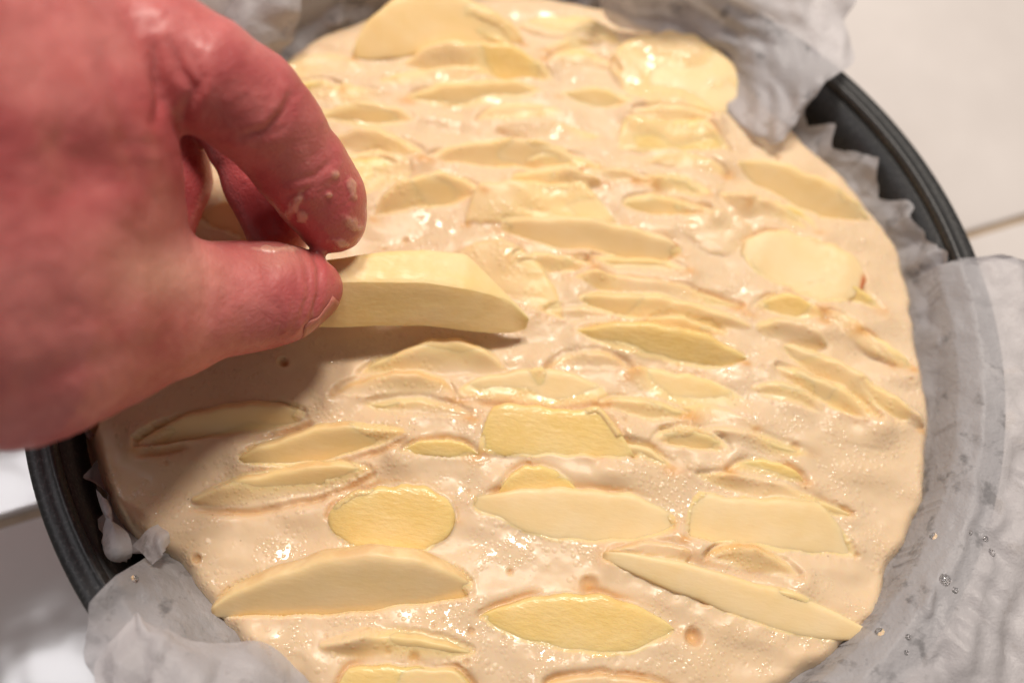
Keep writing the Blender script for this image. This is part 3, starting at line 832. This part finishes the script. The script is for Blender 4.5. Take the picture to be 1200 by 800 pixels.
# surface nets
ins = D < 0
c = [ins[i:dims[0] - 1 + i, j:dims[1] - 1 + j, k:dims[2] - 1 + k] for i in (0, 1) for j in (0, 1) for k in (0, 1)]
cnt = sum(x.astype(np.int8) for x in c)
act = (cnt > 0) & (cnt < 8)
cell = np.argwhere(act)
vid = np.full(act.shape, -1, np.int64); vid[act] = np.arange(len(cell))
acc = np.zeros((len(cell), 3)); num = np.zeros(len(cell))
corners = [(i, j, k) for i in (0, 1) for j in (0, 1) for k in (0, 1)]
for a in corners:
    for ax_ in range(3):
        if a[ax_] == 0:
            b = list(a); b[ax_] = 1
            da = D[cell[:, 0] + a[0], cell[:, 1] + a[1], cell[:, 2] + a[2]]
            db = D[cell[:, 0] + b[0], cell[:, 1] + b[1], cell[:, 2] + b[2]]
            x = (da < 0) != (db < 0)
            t = np.where(x, da / (da - db + 1e-12), 0)
            p = np.array(a, float)[None] + t[:, None] * (np.array(b) - np.array(a))[None]
            acc[x] += p[x]; num[x] += 1
hv = lo + STEP * (cell + acc / num[:, None])
faces = []
for ax_ in range(3):
    sl0 = [slice(1, -1)] * 3; sl1 = [slice(1, -1)] * 3
    sl0[ax_] = slice(0, -1); sl1[ax_] = slice(1, None)
    b0 = ins[tuple(sl0)]; b1 = ins[tuple(sl1)]
    e = np.argwhere(b0 != b1)
    flip = b0[tuple(e.T)]
    off = np.array([1, 1, 1]); off[ax_] = 0
    e = e + off
    o1, o2 = [a for a in range(3) if a != ax_]
    d1 = np.zeros(3, int); d1[o1] = 1; d2 = np.zeros(3, int); d2[o2] = 1
    q = [vid[tuple((e - d1 - d2).T)], vid[tuple((e - d2).T)], vid[tuple(e.T)], vid[tuple((e - d1).T)]]
    q = np.stack(q, -1)
    if ax_ == 1: flip = ~flip
    q[~flip] = q[~flip][:, ::-1]
    faces.append(q)
faces = np.vstack(faces)
faces = faces[(faces >= 0).all(1)]
hand = meshobj('hand', hv, faces, SKIN)
md = hand.modifiers.new('sub', 'SUBSURF'); md.levels = 2; md.render_levels = 2
dg = bpy.context.evaluated_depsgraph_get()
me2 = bpy.data.meshes.new_from_object(hand.evaluated_get(dg))
hand.modifiers.clear(); hand.data = me2
nv = len(me2.vertices)
P = np.empty(nv * 3); me2.vertices.foreach_get('co', P); P = P.reshape(-1, 3)
def normals():
    me2.vertices.foreach_set('co', P.ravel()); me2.update()
    N_ = np.empty(nv * 3); me2.vertex_normals.foreach_get('vector', N_)
    return N_.reshape(-1, 3)
gN = normals()
for _ in range(2):
    P = P - gN * np.clip(sd_hand(P), -.002, .002)[:, None]
gN = normals()
px, py = proj(P)
view = CAM - P; view /= np.linalg.norm(view, axis=1, keepdims=True)
face = sstep(0.02, 0.3, (gN * view).sum(1))
disp = np.zeros(nv)
def crease(pts, wpx, mm, ridge=0.35):
    pts = np.array(pts, float)
    t = np.linspace(0, len(pts) - 1, 60)
    cx = np.interp(t, range(len(pts)), pts[:, 0]); cy = np.interp(t, range(len(pts)), pts[:, 1])
    dd = np.full(nv, 1e9)
    en = np.zeros(nv)
    for i in range(60):
        d_ = np.hypot(px - cx[i], py - cy[i])
        bt = d_ < dd
        dd[bt] = d_[bt]; en[bt] = math.sin(math.pi * (0.06 + 0.88 * i / 59)) ** 0.6
    return (-mm * np.exp(-(dd / wpx) ** 2) + ridge * mm * np.exp(-((dd - 2.2 * wpx) / (1.3 * wpx)) ** 2)) * en * face / 1000
for pts, wpx, mm in [
        ([(362, 288), (374, 312), (374, 345), (364, 376), (346, 398)], 3.5, 0.55), ([(350, 290), (360, 315), (362, 345), (352, 372), (338, 394)], 4, 0.32),
        ([(340, 300), (348, 325), (348, 350), (340, 376)], 4, 0.22), ([(326, 352), (330, 372), (326, 390)], 4, 0.22),
        ([(262, 310), (268, 335), (264, 362)], 9, 0.30), ([(238, 300), (246, 330), (240, 370)], 9, 0.30),
        ([(180, 55), (184, 90), (190, 118), (182, 142)], 7, 1.0), ([(200, 48), (212, 80), (226, 104), (216, 134)], 6, 0.75), ([(222, 58), (236, 92), (228, 128)], 6, 0.5),
        ([(340, 112), (332, 132), (312, 152), (284, 160)], 5, 0.75), ([(345, 128), (330, 150), (300, 168)], 5, 0.35), ([(372, 215), (350, 228), (335, 232)], 5, 0.4),
        ([(392, 186), (370, 206), (340, 214)], 4.5, 0.4), ([(118, 60), (140, 120), (160, 180), (178, 240)], 12, 0.8), ([(30, 40), (70, 120), (90, 200)], 22, 0.6),
        ([(0, 470), (90, 430), (190, 405)], 16, 0.5)]:
    disp += crease(pts, wpx, mm)
disp += 0.00035 * fbm(px / 34 + 4, py / 34, 3) * 1.0
# slight hollow beside the thumb joint, fuller pads
def bulge(x, y, r, mm):
    return mm / 1000 * np.exp(-(((px - x) / r) ** 2 + ((py - y) / r) ** 2)) * face
disp += bulge(225, 372, 34, -0.9) + bulge(130, 330, 60, 1.2) + bulge(310, 340, 30, 0.5) + bulge(110, 200, 50, -2.6) + bulge(352, 140, 24, 0.5) + bulge(60, 300, 60, 0.8)
P = P + gN * disp[:, None]
me2.vertices.foreach_set('co', P.ravel()); me2.update()
me2.polygons.foreach_set('use_smooth', [True] * len(me2.polygons))
fl = np.zeros(nv)
for ch, L0 in ((index, .030), (middle, .05), (ring, .05), (little, .05)):
    dt = np.linalg.norm(P - ch[0][0], axis=1)
    fl = np.maximum(fl, 1 - sstep(.010, L0, dt))
fl = np.maximum(fl, 0.45 * (1 - sstep(.008, .024, np.linalg.norm(P - thumb[0][0], axis=1))))
fl = np.maximum(fl, 0.5 * np.exp(-(((px - 200) / 40) ** 2 + ((py - 100) / 45) ** 2)) * face)
fattr(hand, 'flush', np.clip(fl, 0, 1))
fattr(hand, 'pale', np.clip(np.exp(-(((px - 190) / 70) ** 2 + ((py - 320) / 40) ** 2)) + 0.6 * np.exp(-(((px - 330) / 40) ** 2 + ((py - 300) / 18) ** 2)), 0, 1) * face)
sm = np.zeros(nv)
for x, y, rx, ry, an in [(346, 240, 6, 15, 0.45), (354, 254, 6, 8, 0.2), (411, 220, 5, 12, -0.3), (413, 264, 12, 7, 0.5), (398, 284, 12, 5, 0.2), (386, 228, 4, 3, 0), (318, 292, 26, 3.5, 0.05), (392, 205, 5, 4, .4)]:
    ca, sa = math.cos(an), math.sin(an)
    dx = px - x; dy = py - y
    q2 = ((dx * ca + dy * sa) / rx) ** 2 + ((-dx * sa + dy * ca) / ry) ** 2
    sm = np.maximum(sm, np.exp(-q2 * 0.9))
sm = sstep(0.25, 0.75, sm + 0.5 * fbm(px / 8.0, py / 8.0, 3)) * face
P = P + gN * (sm * 0.00045)[:, None]
me2.vertices.foreach_set('co', P.ravel()); me2.update()
fattr(hand, 'smear', sm)
tag(hand, 'bare reddish hand pinching an apple slice between thumb and index finger', 'hand')
hb = BVHTree.FromPolygons([tuple(v) for v in P], [tuple(p.vertices) for p in me2.polygons])
def hit(px_, py_):
    Dv = Vector(FW + (px_ - 600) / FPX * RT - (py_ - 400) / FPX * UP).normalized()
    return hb.ray_cast(Vector(CAM), Dv)
# thumb nail: a thin curved plate on the far side of the tip
tipc = Vector(thumb[0][0]); tip1 = Vector(thumb[2][0])
axis = (tipc - tip1).normalized()
vw = (Vector(CAM) - tipc).normalized()
out = (Vector(RT) * 0.85 - Vector(UP) * 0.75 - vw * 0.30)
out = (out - axis * out.dot(axis)).normalized()
side = axis.cross(out)
V = []; F = []
nu, nw = 12, 12
for a in range(nu):
    for b in range(nw):
        u = a / (nu - 1); v = (b / (nw - 1) - 0.5) * 2
        along = -0.0060 + 0.0115 * u - 0.0030 * v * v * u
        org = tipc + axis * along + side * (v * 0.0070)
        h = hb.ray_cast(org + out * 0.05, -out)
        if h[0] is None or (h[0] - org).length > 0.03:
            h = hb.find_nearest(org + out * 0.004)
        V.append(h[0] + out * (0.00002 + 0.00012 * u))
for a in range(nu - 1):
    for b in range(nw - 1):
        F.append((a * nw + b, (a + 1) * nw + b, (a + 1) * nw + b + 1, a * nw + b + 1))
nail = meshobj('thumbnail', V, F, NAIL, hand)
so = nail.modifiers.new('thick', 'SOLIDIFY'); so.thickness = 0.0003; so.offset = 0
# ------------------------------------------------------------------ the slice held by the fingers
sec = [  # far top edge, ridge, near bottom edge, hidden bottom edge
    [(338, 308, .0850), (336, 332, .0850), (336, 384, .0725), (350, 372, .0700)],
    [(402, 300, .0840), (402, 330, .0838), (400, 385, .0710), (410, 370, .0680)],
    [(450, 292, .0825), (450, 330, .0822), (450, 383, .0695), (462, 366, .0665)],
    [(500, 290, .0805), (500, 331, .0802), (500, 383, .0680), (510, 366, .0650)],
    [(546, 295, .0780), (546, 338, .0778), (545, 389, .0660), (550, 372, .0632)],
    [(571, 320, .0748), (573, 344, .0748), (572, 391, .0643), (578, 378, .0620)],
    [(596, 346, .0712), (598, 353, .0711), (598, 391, .0630), (602, 384, .0612)],
    [(619, 370, .0668), (620, 374, .0664), (616, 386, .0624), (616, 381, .0614)]]
K = np.array([[at(*c) for c in r] for r in sec])
def interp_rows(K, t):
    f = t * (len(K) - 1); i = min(int(f), len(K) - 2); u = f - i
    return K[i] * (1 - u) + K[i + 1] * u
V = []; F = []; rv = []
NU2 = 44; SUB = 8
for a in range(NU2):
    q = interp_rows(K, a / (NU2 - 1))
    cen = q.mean(0)
    for k in range(4):
        A0 = q[k]; B0 = q[(k + 1) % 4]
        for s_ in range(SUB):
            t = s_ / SUB
            p = A0 + (B0 - A0) * t
            ed = min(t, 1 - t) * SUB
            if ed < 1.0: p = p + (cen - p) * (0.045 * (1 - ed))
            V.append(p); rv.append(0.25 if ed < 0.5 and k in (0, 3) else 0)
NC2 = 4 * SUB
for a in range(NU2 - 1):
    for k in range(NC2):
        F.append((a * NC2 + k, a * NC2 + (k + 1) % NC2, (a + 1) * NC2 + (k + 1) % NC2, (a + 1) * NC2 + k))
F.append(tuple(range(NC2))[::-1]); F.append(tuple((NU2 - 1) * NC2 + k for k in range(NC2)))
V = np.array(V)
V[:, 2] += 0.00022 * fbm(V[:, 0] / .005, V[:, 1] / .005 + V[:, 2] / .005, 3)
org = V.mean(0)
held = meshobj('apple_slice', V - org, F, APPLE[3])
held.location = org
bm = bmesh.new(); bm.from_mesh(held.data); bmesh.ops.recalc_face_normals(bm, faces=bm.faces); bm.to_mesh(held.data); bm.free()
held.data.set_sharp_from_angle(angle=math.radians(26))
fattr(held, 'rim', rv); fattr(held, 'peel', [0] * len(V))
tag(held, 'thick blunt apple wedge held between thumb and index finger', 'apple slice')
